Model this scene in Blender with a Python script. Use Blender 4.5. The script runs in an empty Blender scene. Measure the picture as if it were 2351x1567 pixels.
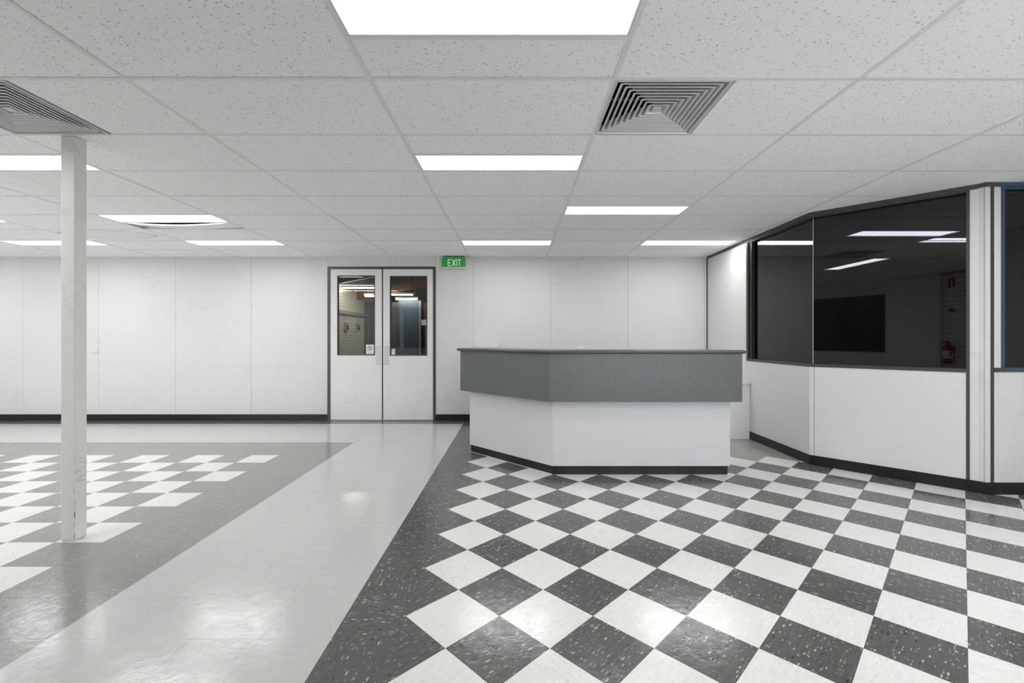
import bpy, bmesh, math, random
from mathutils import Vector, Matrix
random.seed(7)
S = bpy.context.scene
COL = S.collection
# ------------------------------------------------------------------ camera, world, exposure
EYE = 1.264            # camera height
CEIL = EYE + 1.272     # ceiling height
FPX, CX, CY = 1027.0, 1183.0, 777.7
cam_d = bpy.data.cameras.new('camera')
cam_d.sensor_width = 36.0
cam_d.lens = 36.0 * FPX / 2351.0
cam_d.shift_x = (1175.5 - CX) / 2351.0
cam_d.shift_y = -(783.5 - CY) / 2351.0
cam_d.clip_start = 0.02
cam = bpy.data.objects.new('camera', cam_d)
cam.location = (0, 0, EYE)
cam.rotation_euler = (math.radians(90), 0, 0)
COL.objects.link(cam)
S.camera = cam
W = bpy.data.worlds.new('world')
S.world = W
W.use_nodes = True
bgn = W.node_tree.nodes['Background']
bgn.inputs[0].default_value = (0.93, 0.96, 1.0, 1)
bgn.inputs[1].default_value = 5.0
S.view_settings.view_transform = 'Standard'
S.view_settings.look = 'None'
S.view_settings.gamma = 1.0
S.view_settings.use_curve_mapping = False
S.view_settings.exposure = 0.31
S.cycles.diffuse_bounces = 12      # pale room: light keeps bouncing
LAMP = 12.0            # radiance of a ceiling light's diffuser

# ------------------------------------------------------------------ materials
def mat(name, col, rough=0.5, spec=0.5, metal=0.0, emis=None, es=0.0):
    m = bpy.data.materials.new(name)
    m.use_nodes = True
    b = m.node_tree.nodes['Principled BSDF']
    b.inputs['Base Color'].default_value = (*col, 1)
    b.inputs['Roughness'].default_value = rough
    b.inputs['Specular IOR Level'].default_value = spec
    b.inputs['Metallic'].default_value = metal
    if emis:
        b.inputs['Emission Color'].default_value = (*emis, 1)
        b.inputs['Emission Strength'].default_value = es
    return m

class N:
    """small node helper"""
    def __init__(s, m):
        s.m = m; s.t = m.node_tree; s.b = s.t.nodes['Principled BSDF']
    def n(s, typ, **kw):
        x = s.t.nodes.new(typ)
        for k, v in kw.items():
            setattr(x, k, v)
        return x
    def l(s, a, b):
        s.t.links.new(a, b)
    def math(s, op, a, b=None, clamp=False):
        x = s.n('ShaderNodeMath', operation=op, use_clamp=clamp)
        for i, v in enumerate((a, b)):
            if v is None: continue
            if isinstance(v, (int, float)): x.inputs[i].default_value = v
            else: s.l(v, x.inputs[i])
        return x.outputs[0]
    def coords(s, rnd=True):
        tc = s.n('ShaderNodeTexCoord')
        if not rnd: return tc.outputs['Object']
        oi = s.n('ShaderNodeObjectInfo')
        k = s.math('MULTIPLY', oi.outputs['Random'], 60.0)
        add = s.n('ShaderNodeVectorMath', operation='ADD')
        s.l(tc.outputs['Object'], add.inputs[0]); 
        cb = s.n('ShaderNodeCombineXYZ'); s.l(k, cb.inputs[0]); s.l(k, cb.inputs[1]); s.l(k, cb.inputs[2])
        s.l(cb.outputs[0], add.inputs[1])
        return add.outputs[0]
    def scaled(s, v, sc, rot=0.0):
        mp = s.n('ShaderNodeMapping')
        mp.inputs['Scale'].default_value = sc
        mp.inputs['Rotation'].default_value = (0, 0, rot)
        s.l(v, mp.inputs[0])
        return mp.outputs[0]
    def noise(s, v, scale, detail=3, rough=0.5):
        x = s.n('ShaderNodeTexNoise')
        x.inputs['Scale'].default_value = scale
        x.inputs['Detail'].default_value = detail
        x.inputs['Roughness'].default_value = rough
        s.l(v, x.inputs['Vector'])
        return x.outputs['Fac']
    def ramp(s, f, stops, interp='LINEAR'):
        x = s.n('ShaderNodeValToRGB')
        e = x.color_ramp; e.interpolation = interp
        while len(e.elements) < len(stops): e.elements.new(0.5)
        for el, (p, c) in zip(e.elements, stops):
            el.position = p
            el.color = (*c, 1) if not isinstance(c, (int, float)) else (c, c, c, 1)
        s.l(f, x.inputs[0])
        return x.outputs['Color']
    def mix(s, f, a, b):
        x = s.n('ShaderNodeMix', data_type='RGBA')
        for i, v in ((0, f), (6, a), (7, b)):
            if isinstance(v, (int, float)): x.inputs[i].default_value = v
            elif isinstance(v, tuple): x.inputs[i].default_value = (*v, 1)
            else: s.l(v, x.inputs[i])
        return x.outputs[2]
    def bump(s, h, strength, dist=0.01):
        x = s.n('ShaderNodeBump')
        x.inputs['Strength'].default_value = strength
        x.inputs['Distance'].default_value = dist
        s.l(h, x.inputs['Height'])
        s.l(x.outputs[0], s.b.inputs['Normal'])

def vct(name, base, flecks, amount, dirt, sc=(42, 150, 1), streak=0.06, size=0.42):
    """waxed vinyl composition tile: streaky base with elongated flecks along the tile's own grain"""
    m = mat(name, base, 0.2, 0.5)
    k = N(m)
    v = k.coords()
    vor = k.n('ShaderNodeTexVoronoi'); vor.inputs['Scale'].default_value = 1.0
    k.l(k.scaled(v, sc), vor.inputs['Vector'])
    sep = k.n('ShaderNodeSeparateColor'); k.l(vor.outputs['Color'], sep.inputs[0])
    thr = k.math('MULTIPLY', k.math('SUBTRACT', sep.outputs[0], 1.0 - amount), size / amount)
    fleck = k.math('LESS_THAN', vor.outputs['Distance'], thr)
    vor2 = k.n('ShaderNodeTexVoronoi'); vor2.inputs['Scale'].default_value = 1.0
    k.l(k.scaled(v, (sc[0] * 2.3, sc[1] * 2.0, 1), 0.12), vor2.inputs['Vector'])
    sep2 = k.n('ShaderNodeSeparateColor'); k.l(vor2.outputs['Color'], sep2.inputs[0])
    thr2 = k.math('MULTIPLY', k.math('SUBTRACT', sep2.outputs[0], 1.0 - amount * 0.8), 0.5)
    fleck2 = k.math('LESS_THAN', vor2.outputs['Distance'], thr2)
    st = k.noise(k.scaled(v, (14, 75, 1)), 1.0, 5, 0.65)
    patch = k.noise(v, 5.0, 4, 0.6)
    dk = tuple(c * (1 - 2 * streak) for c in base); lt = tuple(min(1, c * (1 + 2 * streak)) for c in base)
    c0 = k.ramp(st, [(0.25, dk), (0.75, lt)])
    c0 = k.mix(k.ramp(patch, [(0.45, 0.0), (0.8, 0.5)]), c0, dirt)
    fc = k.ramp(sep.outputs[1], flecks, 'CONSTANT')
    fc2 = k.ramp(sep2.outputs[1], flecks, 'CONSTANT')
    c1 = k.mix(k.math('MULTIPLY', fleck2, 0.55), c0, fc2)
    c2 = k.mix(k.math('MULTIPLY', fleck, 0.8), c1, fc)
    k.l(c2, k.b.inputs['Base Color'])
    tc = k.n('ShaderNodeNewGeometry')
    wav = k.noise(tc.outputs['Position'], 16.0, 4, 0.62)
    k.l(k.ramp(wav, [(0.3, 0.115), (0.75, 0.225)]), k.b.inputs['Roughness'])
    k.bump(wav, 0.11, 0.012)
    return m

M = {}
M['tile_white'] = vct('white_vinyl', (0.69, 0.685, 0.668), [(0, (0.56, 0.55, 0.53)), (0.6, (0.86, 0.85, 0.83)), (0.85, (0.42, 0.41, 0.39))], 0.3, (0.70, 0.685, 0.65), streak=0.04)
M['tile_dark'] = vct('charcoal_vinyl', (0.096, 0.095, 0.092), [(0, (0.26, 0.255, 0.245)), (0.45, (0.17, 0.17, 0.165)), (0.66, (0.48, 0.45, 0.39)), (0.84, (0.44, 0.22, 0.12)), (0.91, (0.025, 0.025, 0.025))], 0.62, (0.105, 0.1, 0.092), sc=(36, 112, 1), streak=0.12, size=0.5)
M['tile_grey'] = vct('mid_grey_vinyl', (0.24, 0.239, 0.231), [(0, (0.45, 0.44, 0.425)), (0.5, (0.24, 0.24, 0.235)), (0.8, (0.58, 0.57, 0.54))], 0.42, (0.235, 0.23, 0.222), streak=0.07)
M['tile_pale'] = vct('pale_grey_vinyl', (0.505, 0.505, 0.497), [(0, (0.50, 0.497, 0.485)), (0.6, (0.60, 0.60, 0.59)), (0.93, (0.33, 0.33, 0.32))], 0.26, (0.525, 0.52, 0.505), streak=0.035)
M['tile_sand'] = vct('grey_beige_vinyl', (0.29, 0.287, 0.262), [(0, (0.36, 0.355, 0.33)), (0.5, (0.24, 0.237, 0.22))], 0.35, (0.26, 0.255, 0.235), streak=0.06)
M['slab'] = mat('adhesive_screed', (0.07, 0.068, 0.064), 0.7)

def painted(name, col, rough=0.45, dirt=0.05, spec=0.4, sc=1.6):
    m = mat(name, col, rough, spec)
    k = N(m)
    g = k.n('ShaderNodeNewGeometry')
    a = k.noise(g.outputs['Position'], sc, 5, 0.6)
    b = k.noise(g.outputs['Position'], sc * 7, 4, 0.7)
    c = k.ramp(k.math('MULTIPLY', a, b), [(0.10, tuple(x * (1 - dirt * 1.6) for x in col)), (0.2, col), (0.45, tuple(min(1, x * (1 + dirt * 0.3)) for x in col))])
    k.l(c, k.b.inputs['Base Color'])
    return m
WHITE = (0.63, 0.627, 0.619)
M['wall'] = painted('painted_wall_panel', WHITE, 0.42, 0.05)
M['wall_core'] = mat('panel_backing', (0.48, 0.475, 0.465), 0.6)
M['door'] = painted('door_paint', (0.70, 0.697, 0.69), 0.35, 0.08, sc=2.6)
M['post'] = painted('post_paint', (0.84, 0.835, 0.82), 0.4, 0.08, sc=3.0)
M['laminate_white'] = mat('white_laminate', (0.63, 0.63, 0.645), 0.28, 0.5)
M['laminate_edge'] = mat('white_edge', (0.74, 0.74, 0.735), 0.35)
M['kick'] = mat('black_vinyl_skirting', (0.011, 0.0115, 0.013), 0.35, 0.35)
M['trim'] = mat('dark_bronze_aluminium', (0.066, 0.067, 0.064), 0.35, 0.5, 0.3)
M['trim_blue'] = mat('blue_painted_aluminium', (0.034, 0.068, 0.108), 0.4)
M['frame_black'] = mat('black_gasket', (0.012, 0.012, 0.013), 0.4)
M['tee'] = mat('ceiling_tee_paint', (0.80, 0.80, 0.80), 0.4, 0.4)
M['steel'] = mat('brushed_steel', (0.62, 0.62, 0.61), 0.35, 0.5, 0.9)
M['steel_dull'] = mat('worn_steel', (0.42, 0.42, 0.41), 0.42, 0.5, 0.85)
M['seal'] = mat('clear_sealant', (0.6, 0.6, 0.58), 0.3)
M['plastic'] = mat('white_plastic', (0.68, 0.68, 0.67), 0.3)
M['plastic_grey'] = mat('socket_slot', (0.08, 0.08, 0.08), 0.5)
M['vent'] = mat('vent_enamel', (0.62, 0.62, 0.62), 0.35, 0.5, 0.1)
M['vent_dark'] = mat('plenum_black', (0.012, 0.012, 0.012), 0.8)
M['red'] = mat('signal_red', (0.42, 0.018, 0.02), 0.4)
M['sign_white'] = mat('sign_white', (0.78, 0.78, 0.77), 0.4)
M['black'] = mat('black_plastic', (0.012, 0.012, 0.012), 0.4)
M['exit_green'] = mat('exit_green', (0.022, 0.215, 0.045), 0.35, 0.5, 0, (0.022, 0.215, 0.045), 0.25)
M['exit_letter'] = mat('exit_letters', (0.62, 0.85, 0.62), 0.4, 0.5, 0, (0.62, 0.85, 0.62), 0.25)
M['lamp'] = mat('lit_diffuser', (0.9, 0.9, 0.9), 0.5, 0.3, 0, (1.0, 0.995, 0.985), LAMP)
M['lamp_office'] = mat('lit_office_diffuser', (0.9, 0.9, 0.9), 0.5, 0.3, 0, (0.95, 0.95, 1.0), 20.0)
M['lamp_warm'] = mat('lit_warehouse_tube', (0.9, 0.9, 0.9), 0.5, 0.3, 0, (1.0, 0.93, 0.82), 42.0)
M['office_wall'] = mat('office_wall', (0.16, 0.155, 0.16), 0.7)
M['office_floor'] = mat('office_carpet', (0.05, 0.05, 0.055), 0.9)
M['timber'] = painted('stained_timber', (0.19, 0.085, 0.045), 0.5, 0.2)
M['roof'] = mat('roof_lining', (0.10, 0.085, 0.07), 0.8)
M['blue_panel'] = mat('slate_blue_panel', (0.055, 0.085, 0.125), 0.5)
M['grey_panel'] = painted('grey_blockwork_paint', (0.24, 0.255, 0.26), 0.6, 0.1)
M['concrete'] = painted('warehouse_concrete', (0.3, 0.3, 0.29), 0.5, 0.1)
M['sticker_ink'] = mat('sticker_ink', (0.35, 0.02, 0.03), 0.4)
M['sticker_grey'] = mat('sticker_grey_ink', (0.3, 0.3, 0.3), 0.4)

# laminated charcoal fascia with fine mottling
m = mat('charcoal_laminate', (0.105, 0.118, 0.118), 0.33, 0.5); k = N(m)
g = k.n('ShaderNodeNewGeometry')
a = k.noise(g.outputs['Position'], 130, 3, 0.7)
k.l(k.ramp(a, [(0.3, (0.075, 0.086, 0.086)), (0.7, (0.145, 0.158, 0.158))]), k.b.inputs['Base Color'])
b = k.noise(k.scaled(g.outputs['Position'], (2, 2, 9)), 1.5, 4, 0.6)
k.l(k.ramp(b, [(0.3, 0.34), (0.75, 0.40)]), k.b.inputs['Roughness'])
M['fascia'] = m
m = mat('charcoal_worktop', (0.055, 0.062, 0.06), 0.22, 0.5)
M['worktop'] = m

# mineral fibre ceiling tile: fissures and pinholes
def ceiling_mat(name, stain=False):
    m = mat(name, (0.86, 0.86, 0.86), 0.85, 0.15)
    k = N(m)
    v = k.coords()
    out = None
    for (sc, rot, cut, size) in (((40, 88, 1), 0.5, 0.46, 0.26), ((88, 40, 1), 0.35, 0.58, 0.26), ((120, 120, 1), 0.0, 0.58, 0.28)):
        vor = k.n('ShaderNodeTexVoronoi'); vor.inputs['Scale'].default_value = 1.0
        k.l(k.scaled(v, sc, rot), vor.inputs['Vector'])
        sep = k.n('ShaderNodeSeparateColor'); k.l(vor.outputs['Color'], sep.inputs[0])
        thr = k.math('MULTIPLY', k.math('SUBTRACT', sep.outputs[0], cut), size / (1 - cut))
        h = k.math('LESS_THAN', vor.outputs['Distance'], thr)
        out = h if out is None else k.math('MAXIMUM', out, h)
    big = k.noise(v, 7, 3, 0.5)
    base = k.ramp(big, [(0.3, (0.945, 0.945, 0.945)), (0.7, (0.97, 0.97, 0.97))])
    if stain:
        tc = k.n('ShaderNodeTexCoord')
        d = k.n('ShaderNodeVectorMath', operation='LENGTH')
        wob = k.n('ShaderNodeVectorMath', operation='ADD')
        nz = k.n('ShaderNodeTexNoise'); nz.inputs['Scale'].default_value = 6
        k.l(tc.outputs['Object'], nz.inputs['Vector'])
        s2 = k.n('ShaderNodeVectorMath', operation='SCALE'); s2.inputs['Scale'].default_value = 0.06
        k.l(nz.outputs['Color'], s2.inputs[0])
        k.l(k.scaled(tc.outputs['Object'], (0.5, 1.25, 0)), wob.inputs[0]); k.l(s2.outputs[0], wob.inputs[1])
        k.l(wob.outputs[0], d.inputs[0])
        ring = k.ramp(d.outputs['Value'], [(0.0, 0.16), (0.255, 0.2), (0.275, 0.75), (0.285, 0.75), (0.295, 0.0)])
        base = k.mix(ring, base, (0.66, 0.65, 0.63))
    k.l(k.mix(k.math('MULTIPLY', out, 0.66), base, (0.2, 0.2, 0.2)), k.b.inputs['Base Color'])
    return m
M['ceil_tile'] = ceiling_mat('fissured_ceiling_tile')
M['ceil_stain'] = ceiling_mat('stained_ceiling_tile', True)

# painted brick (warehouse and wall behind): bricks in bond with recessed joints
def brick_mat(name, col, axis):
    m = mat(name, col, 0.6, 0.3); k = N(m)
    g = k.n('ShaderNodeNewGeometry')
    sp = k.n('ShaderNodeSeparateXYZ'); k.l(g.outputs['Position'], sp.inputs[0])
    cb = k.n('ShaderNodeCombineXYZ')
    k.l(sp.outputs[axis], cb.inputs[0]); k.l(sp.outputs[2], cb.inputs[1])
    br = k.n('ShaderNodeTexBrick')
    br.inputs['Scale'].default_value = 1.0
    br.inputs['Brick Width'].default_value = 0.24
    br.inputs['Row Height'].default_value = 0.086
    br.inputs['Mortar Size'].default_value = 0.006
    br.inputs['Color1'].default_value = (*col, 1)
    br.inputs['Color2'].default_value = (*[c * 0.94 for c in col], 1)
    br.inputs['Mortar'].default_value = (*[c * 0.6 for c in col], 1)
    k.l(cb.outputs[0], br.inputs['Vector'])
    k.l(br.outputs['Color'], k.b.inputs['Base Color'])
    k.bump(k.math('SUBTRACT', 1.0, br.outputs['Fac']), 0.6, 0.006)
    return m
M['brick_cream'] = brick_mat('cream_painted_brick', (0.62, 0.62, 0.52), 1)
M['brick_grey'] = brick_mat('grey_painted_brick', (0.12, 0.13, 0.135), 0)
M['brick_white'] = mat('white_painted_brick', (0.74, 0.74, 0.71), 0.5)

def glass_mat(name, tint, ior=1.52):
    m = bpy.data.materials.new(name); m.use_nodes = True
    t = m.node_tree; t.nodes.clear()
    o = t.nodes.new('ShaderNodeOutputMaterial'); mx = t.nodes.new('ShaderNodeMixShader')
    fr = t.nodes.new('ShaderNodeFresnel'); fr.inputs[0].default_value = ior
    tr = t.nodes.new('ShaderNodeBsdfTransparent'); tr.inputs[0].default_value = (*tint, 1)
    gl = t.nodes.new('ShaderNodeBsdfGlossy'); gl.inputs['Roughness'].default_value = 0.0
    t.links.new(fr.outputs[0], mx.inputs[0]); t.links.new(tr.outputs[0], mx.inputs[1])
    t.links.new(gl.outputs[0], mx.inputs[2]); t.links.new(mx.outputs[0], o.inputs[0])
    return m
M['glass_tint'] = glass_mat('dark_tinted_glass', (0.19, 0.19, 0.2), 1.66)
M['glass_clear'] = glass_mat('clear_glass', (0.95, 0.96, 0.95), 1.45)
M['glass_window'] = glass_mat('window_glass', (0.9, 0.92, 0.92), 1.5)

# ------------------------------------------------------------------ geometry helpers
class MB:
    """collects shapes in world coordinates; build() links them as one mesh object"""
    def __init__(s):
        s.v = []; s.f = []; s.mi = []; s.cur = 0
    def add(s, vs, fs):
        o = len(s.v); s.v += [tuple(p) for p in vs]
        for f in fs:
            s.f.append(tuple(i + o for i in f)); s.mi.append(s.cur)
        return s
    def bm(s, bm, mtx=None):
        bm.verts.index_update()
        vs = [(mtx @ p.co) if mtx else p.co.copy() for p in bm.verts]
        fs = [[p.index for p in f.verts] for f in bm.faces]
        bm.free()
        return s.add(vs, fs)
    def box(s, x0, y0, z0, x1, y1, z1, bev=0.0, seg=2):
        if bev <= 0:
            vs = [(x, y, z) for z in (z0, z1) for (x, y) in ((x0, y0), (x1, y0), (x1, y1), (x0, y1))]
            return s.add(vs, [(3, 2, 1, 0), (4, 5, 6, 7), (0, 1, 5, 4), (1, 2, 6, 5), (2, 3, 7, 6), (3, 0, 4, 7)])
        b = bmesh.new()
        bmesh.ops.create_cube(b, size=1.0, matrix=Matrix.Translation(((x0 + x1) / 2, (y0 + y1) / 2, (z0 + z1) / 2)) @ Matrix.Diagonal((x1 - x0, y1 - y0, z1 - z0, 1)))
        bmesh.ops.bevel(b, geom=b.edges[:], offset=bev, segments=seg, affect='EDGES', profile=0.5)
        return s.bm(b)
    def prism(s, poly, z0, z1, bev=0.0, seg=3, only=None):
        """vertical prism over a plan polygon (counter-clockwise); bev rounds the top and bottom rims"""
        n = len(poly)
        b = bmesh.new()
        lo = [b.verts.new((x, y, z0)) for x, y in poly]; hi = [b.verts.new((x, y, z1)) for x, y in poly]
        b.faces.new(lo[::-1]); b.faces.new(hi)
        for i in range(n):
            j = (i + 1) % n
            b.faces.new((lo[i], lo[j], hi[j], hi[i]))
        if bev > 0:
            es = []
            for ring in (lo, hi):
                for i in range(n):
                    if only is None or i in only:
                        es.append(b.edges.get((ring[i], ring[(i + 1) % n])))
            bmesh.ops.bevel(b, geom=es, offset=bev, segments=seg, affect='EDGES', profile=0.5)
        return s.bm(b)
    def wall(s, p, q, d, z0, z1):
        """slab from plan point p to q, thickness d to the right-hand side of p->q"""
        px, py = p; qx, qy = q
        L = math.hypot(qx - px, qy - py); nx, ny = (qy - py) / L * d, -(qx - px) / L * d
        poly = [p, q, (qx + nx, qy + ny), (px + nx, py + ny)]
        if d > 0: poly = poly[::-1]
        return s.prism(poly, z0, z1)
    def tube(s, pts, r, n=8):
        pts = [Vector(p) for p in pts]
        rings = []
        for i, p in enumerate(pts):
            d = (pts[min(i + 1, len(pts) - 1)] - pts[max(i - 1, 0)]).normalized()
            a = d.orthogonal().normalized() if i == 0 else (a - d * a.dot(d)).normalized()
            c = d.cross(a)
            rings.append([p + (a * math.cos(t * 2 * math.pi / n) + c * math.sin(t * 2 * math.pi / n)) * r for t in range(n)])
        vs = [q for rg in rings for q in rg]
        fs = []
        for i in range(len(pts) - 1):
            for t in range(n):
                u = (t + 1) % n
                fs.append((i * n + t, i * n + u, (i + 1) * n + u, (i + 1) * n + t))
        fs.append(tuple(range(n))[::-1]); fs.append(tuple((len(pts) - 1) * n + t for t in range(n)))
        return s.add(vs, fs)
    def lathe(s, prof, cx, cy, n=20):
        vs = []; fs = []
        for (r, z) in prof:
            for t in range(n):
                a = 2 * math.pi * t / n
                vs.append((cx + r * math.cos(a), cy + r * math.sin(a), z))
        for i in range(len(prof) - 1):
            for t in range(n):
                u = (t + 1) % n
                fs.append((i * n + t, i * n + u, (i + 1) * n + u, (i + 1) * n + t))
        fs.append(tuple(range(n))[::-1]); fs.append(tuple((len(prof) - 1) * n + t for t in range(n)))
        return s.add(vs, fs)
    def mesh(s, name, mats, origin=(0, 0, 0), smooth=False):
        me = bpy.data.meshes.new(name)
        me.from_pydata([(x - origin[0], y - origin[1], z - origin[2]) for x, y, z in s.v], [], s.f)
        for mm in (mats if isinstance(mats, (list, tuple)) else [mats]):
            me.materials.append(mm)
        me.polygons.foreach_set('material_index', s.mi)
        if smooth: me.polygons.foreach_set('use_smooth', [True] * len(s.f))
        me.update()
        return me
    def build(s, name, mats, parent=None, smooth=False, kind=None, label=None):
        xs, ys, zs = zip(*s.v)
        o = ((min(xs) + max(xs)) / 2, (min(ys) + max(ys)) / 2, min(zs))
        me = s.mesh(name, mats, o, smooth)
        return link(name, me, o, parent, kind, label)

WORLD = {}
def link(name, me, o, parent=None, kind=None, label=None):
    ob = bpy.data.objects.new(name, me)
    COL.objects.link(ob)
    put(ob, o, parent)
    if kind: ob['kind'] = kind
    if label: ob['label'] = label
    return ob
def put(ob, o, parent=None):
    WORLD[ob.name] = Vector(o)
    if parent:
        ob.parent = parent
        ob.location = Vector(o) - WORLD[parent.name]
    else:
        ob.location = o
def empty(name, o, kind=None):
    e = bpy.data.objects.new(name, None); e.empty_display_size = 0.1
    COL.objects.link(e); put(e, o)
    if kind: e['kind'] = kind
    return e
def thing(name, o, label, cat, group=None):
    e = empty(name, o); return tag(e, label, cat, group)
def tag(e, label, cat, group=None):
    e['label'] = label; e['category'] = cat
    if group: e['group'] = group
    return e
def copy_tree(src, delta):
    r = src.copy(); COL.objects.link(r); r.location = src.location + Vector(delta); WORLD[r.name] = WORLD[src.name] + Vector(delta)
    for c in list(src.children):
        if c.name in COL.objects:
            d = c.copy(); COL.objects.link(d); d.parent = r
            for g_ in list(c.children):
                h = g_.copy(); COL.objects.link(h); h.parent = d
    return r

# plan of the room (x to the right, y away from the camera, floor at z = 0)
YB = 6.93                                   # back wall face
XL = -9.35                                  # left wall face
P0 = (2.972, YB); P1 = (2.972, 4.518); P2 = (3.812, 3.678); P3 = (3.83, 3.645)
XR = 5.7                                    # end of the right-hand partition
YF = -0.66                                  # brick wall behind the camera
A1 = (-1.03, -0.60); A2 = (-5.0, 1.40)      # angled partition behind the camera
XO = 9.2                                    # far side of the offices

# ------------------------------------------------------------------ floor: screed + vinyl tiles
floor = empty('floor', (0, 0, 0), 'structure')
MB().box(XL - 0.2, YF - 0.2, -0.12, XO + 0.2, YB + 0.14, -0.0032).build('screed', M['slab'], floor)
T = 0.2986
TOPZ = 0.0
def in_view(cx_, cy_, mrg=0.35):
    y = cy_ + mrg
    if y < 0.6: return False
    u = CX + FPX * cx_ / max(cy_, 0.3); v = CY + FPX * EYE / y
    return v < 1567 and (cx_ + mrg) > -1.155 * y and (cx_ - mrg) < 1.14 * y
def tile_mesh(name, poly, mt, bev=0.0007):
    """a tile as a low prism with its rim eased, in its own coordinates"""
    return MB().prism(poly, -0.003, 0.0).mesh(name, mt)
SHARED = {}
FIELD = {}                                   # kind -> list of (poly world) joined outside the view
CAND = {}
def tile(kind, mt, poly, rot, square=None):
    """poly: world plan polygon (ccw); rot: grain direction"""
    cx_ = sum(p[0] for p in poly) / len(poly); cy_ = sum(p[1] for p in poly) / len(poly)
    CAND.setdefault(kind, []).append((cx_, cy_, poly, rot, square, mt))
def shrink(poly, d):
    cx_ = sum(p[0] for p in poly) / len(poly); cy_ = sum(p[1] for p in poly) / len(poly)
    out = []
    n = len(poly)
    for i in range(n):
        a, b, c = poly[i - 1], poly[i], poly[(i + 1) % n]
        d1 = Vector((b[0] - a[0], b[1] - a[1])); d2 = Vector((c[0] - b[0], c[1] - b[1]))
        if d1.length < 1e-6 or d2.length < 1e-6: continue
        d1.normalize(); d2.normalize()
        n1 = Vector((-d1.y, d1.x)); n2 = Vector((-d2.y, d2.x))
        bis = n1 + n2
        k_ = d / max(0.15, (1 + n1.dot(n2)))
        out.append((b[0] + bis.x * k_, b[1] + bis.y * k_))
    return out
def clip(poly, a, b, c):
    """keep a*x+b*y+c >= 0"""
    out = []
    for i in range(len(poly)):
        p, q = poly[i], poly[(i + 1) % len(poly)]
        fp, fq = a * p[0] + b * p[1] + c, a * q[0] + b * q[1] + c
        if fp >= 0: out.append(p)
        if fp * fq < 0:
            t = fp / (fp - fq); out.append((p[0] + t * (q[0] - p[0]), p[1] + t * (q[1] - p[1])))
    return out
XG = -1.970; YG = 5.470                      # corner of the grey field
XP = -0.776                                  # pale lane / charcoal border
def sq(x0, y0, x1, y1): return [(x0, y0), (x1, y0), (x1, y1), (x0, y1)]
# grey field with white inlaid check, left
ny = int((YG - YF) / T) + 1
nx = int((XG - XL) / T) + 1
for j in range(ny):
    for i in range(nx):
        x1 = XG - i * T; x0 = max(XL, x1 - T); y1 = YG - j * T; y0 = max(YF, y1 - T)
        if y0 < -0.75 * x0 - 2.9 and x0 > -5.2: pass
        white = i >= 2 and j >= 2 and (i + j) % 2 == 0
        tile('white_tile' if white else 'grey_tile', M['tile_white' if white else 'tile_grey'], sq(x0, y0, x1, y1), (i + j) % 2, 'T')
# pale lane beside it and along the back
nl = int((YG + 4 * T - YF) / T) + 1
for j in range(nl):
    for i in range(4):
        y1 = YG + 4 * T - j * T; y0 = max(YF, y1 - T)
        x1 = XP - i * T
        xa = x1 - T
        if i == 0: x1 = XP
        tile('pale_tile', M['tile_pale'], sq(xa, y0, x1, y1), (i + j) % 2, 'T')
for j in range(4):
    for i in range(int((XG - XL) / T) + 1):
        x1 = XG - i * T; y1 = YG + 4 * T - j * T
        tile('pale_tile', M['tile_pale'], sq(max(XL, x1 - T), y1 - T, x1, y1), (i + j) % 2, 'T')
# charcoal row at the foot of the back wall
yd = YG + 4 * T
for i in range(int((XP - XL) / T) + 6):
    x1 = XP + 4 * T - i * T
    if x1 - T < XL: break
    tile('charcoal_tile', M['tile_dark'], sq(x1 - T, yd, x1, YB - 0.004), i % 2, None)
# charcoal border row beside the check, grain turned on every second tile
XI = -0.508
for j in range(int((yd - YF) / T) + 1):
    y1 = yd - j * T; y0 = max(YF, y1 - T)
    tile('border_tile', M['tile_dark'], sq(XP, y0, XI, y1), (j + 1) % 2, 'B')
# diagonal black and white check
X0d, Y0d, D = -0.500, 4.608, 0.4275
Rm = math.pi / 4
for a in range(-16, 14):
    for b in range(-30, 3):
        pts = [(X0d + (aa - bb) * D / 2, Y0d + (aa + bb) * D / 2) for aa, bb in ((a, b), (a + 1, b), (a + 1, b + 1), (a, b + 1))]
        pts = clip(pts, 1, 0, -XI)
        pts = clip(pts, 0, 1, -(YF + 0.005))
        if len(pts) < 3: continue
        cx_ = sum(p[0] for p in pts) / len(pts); cy_ = sum(p[1] for p in pts) / len(pts)
        if cx_ > 6.0: continue
        if a + b > -1 and not (a == 0 and b in (0, 1)): continue
        whole = len(pts) == 4 and min(p[0] for p in pts) > XI + 0.001 and min(p[1] for p in pts) > YF + 0.01
        white = (a + b) % 2 != 0
        tile('white_tile' if white else 'charcoal_tile', M['tile_white' if white else 'tile_dark'], pts, ('d', 0 if random.random() < 0.8 else 1), 'D' if whole else None)
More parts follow.
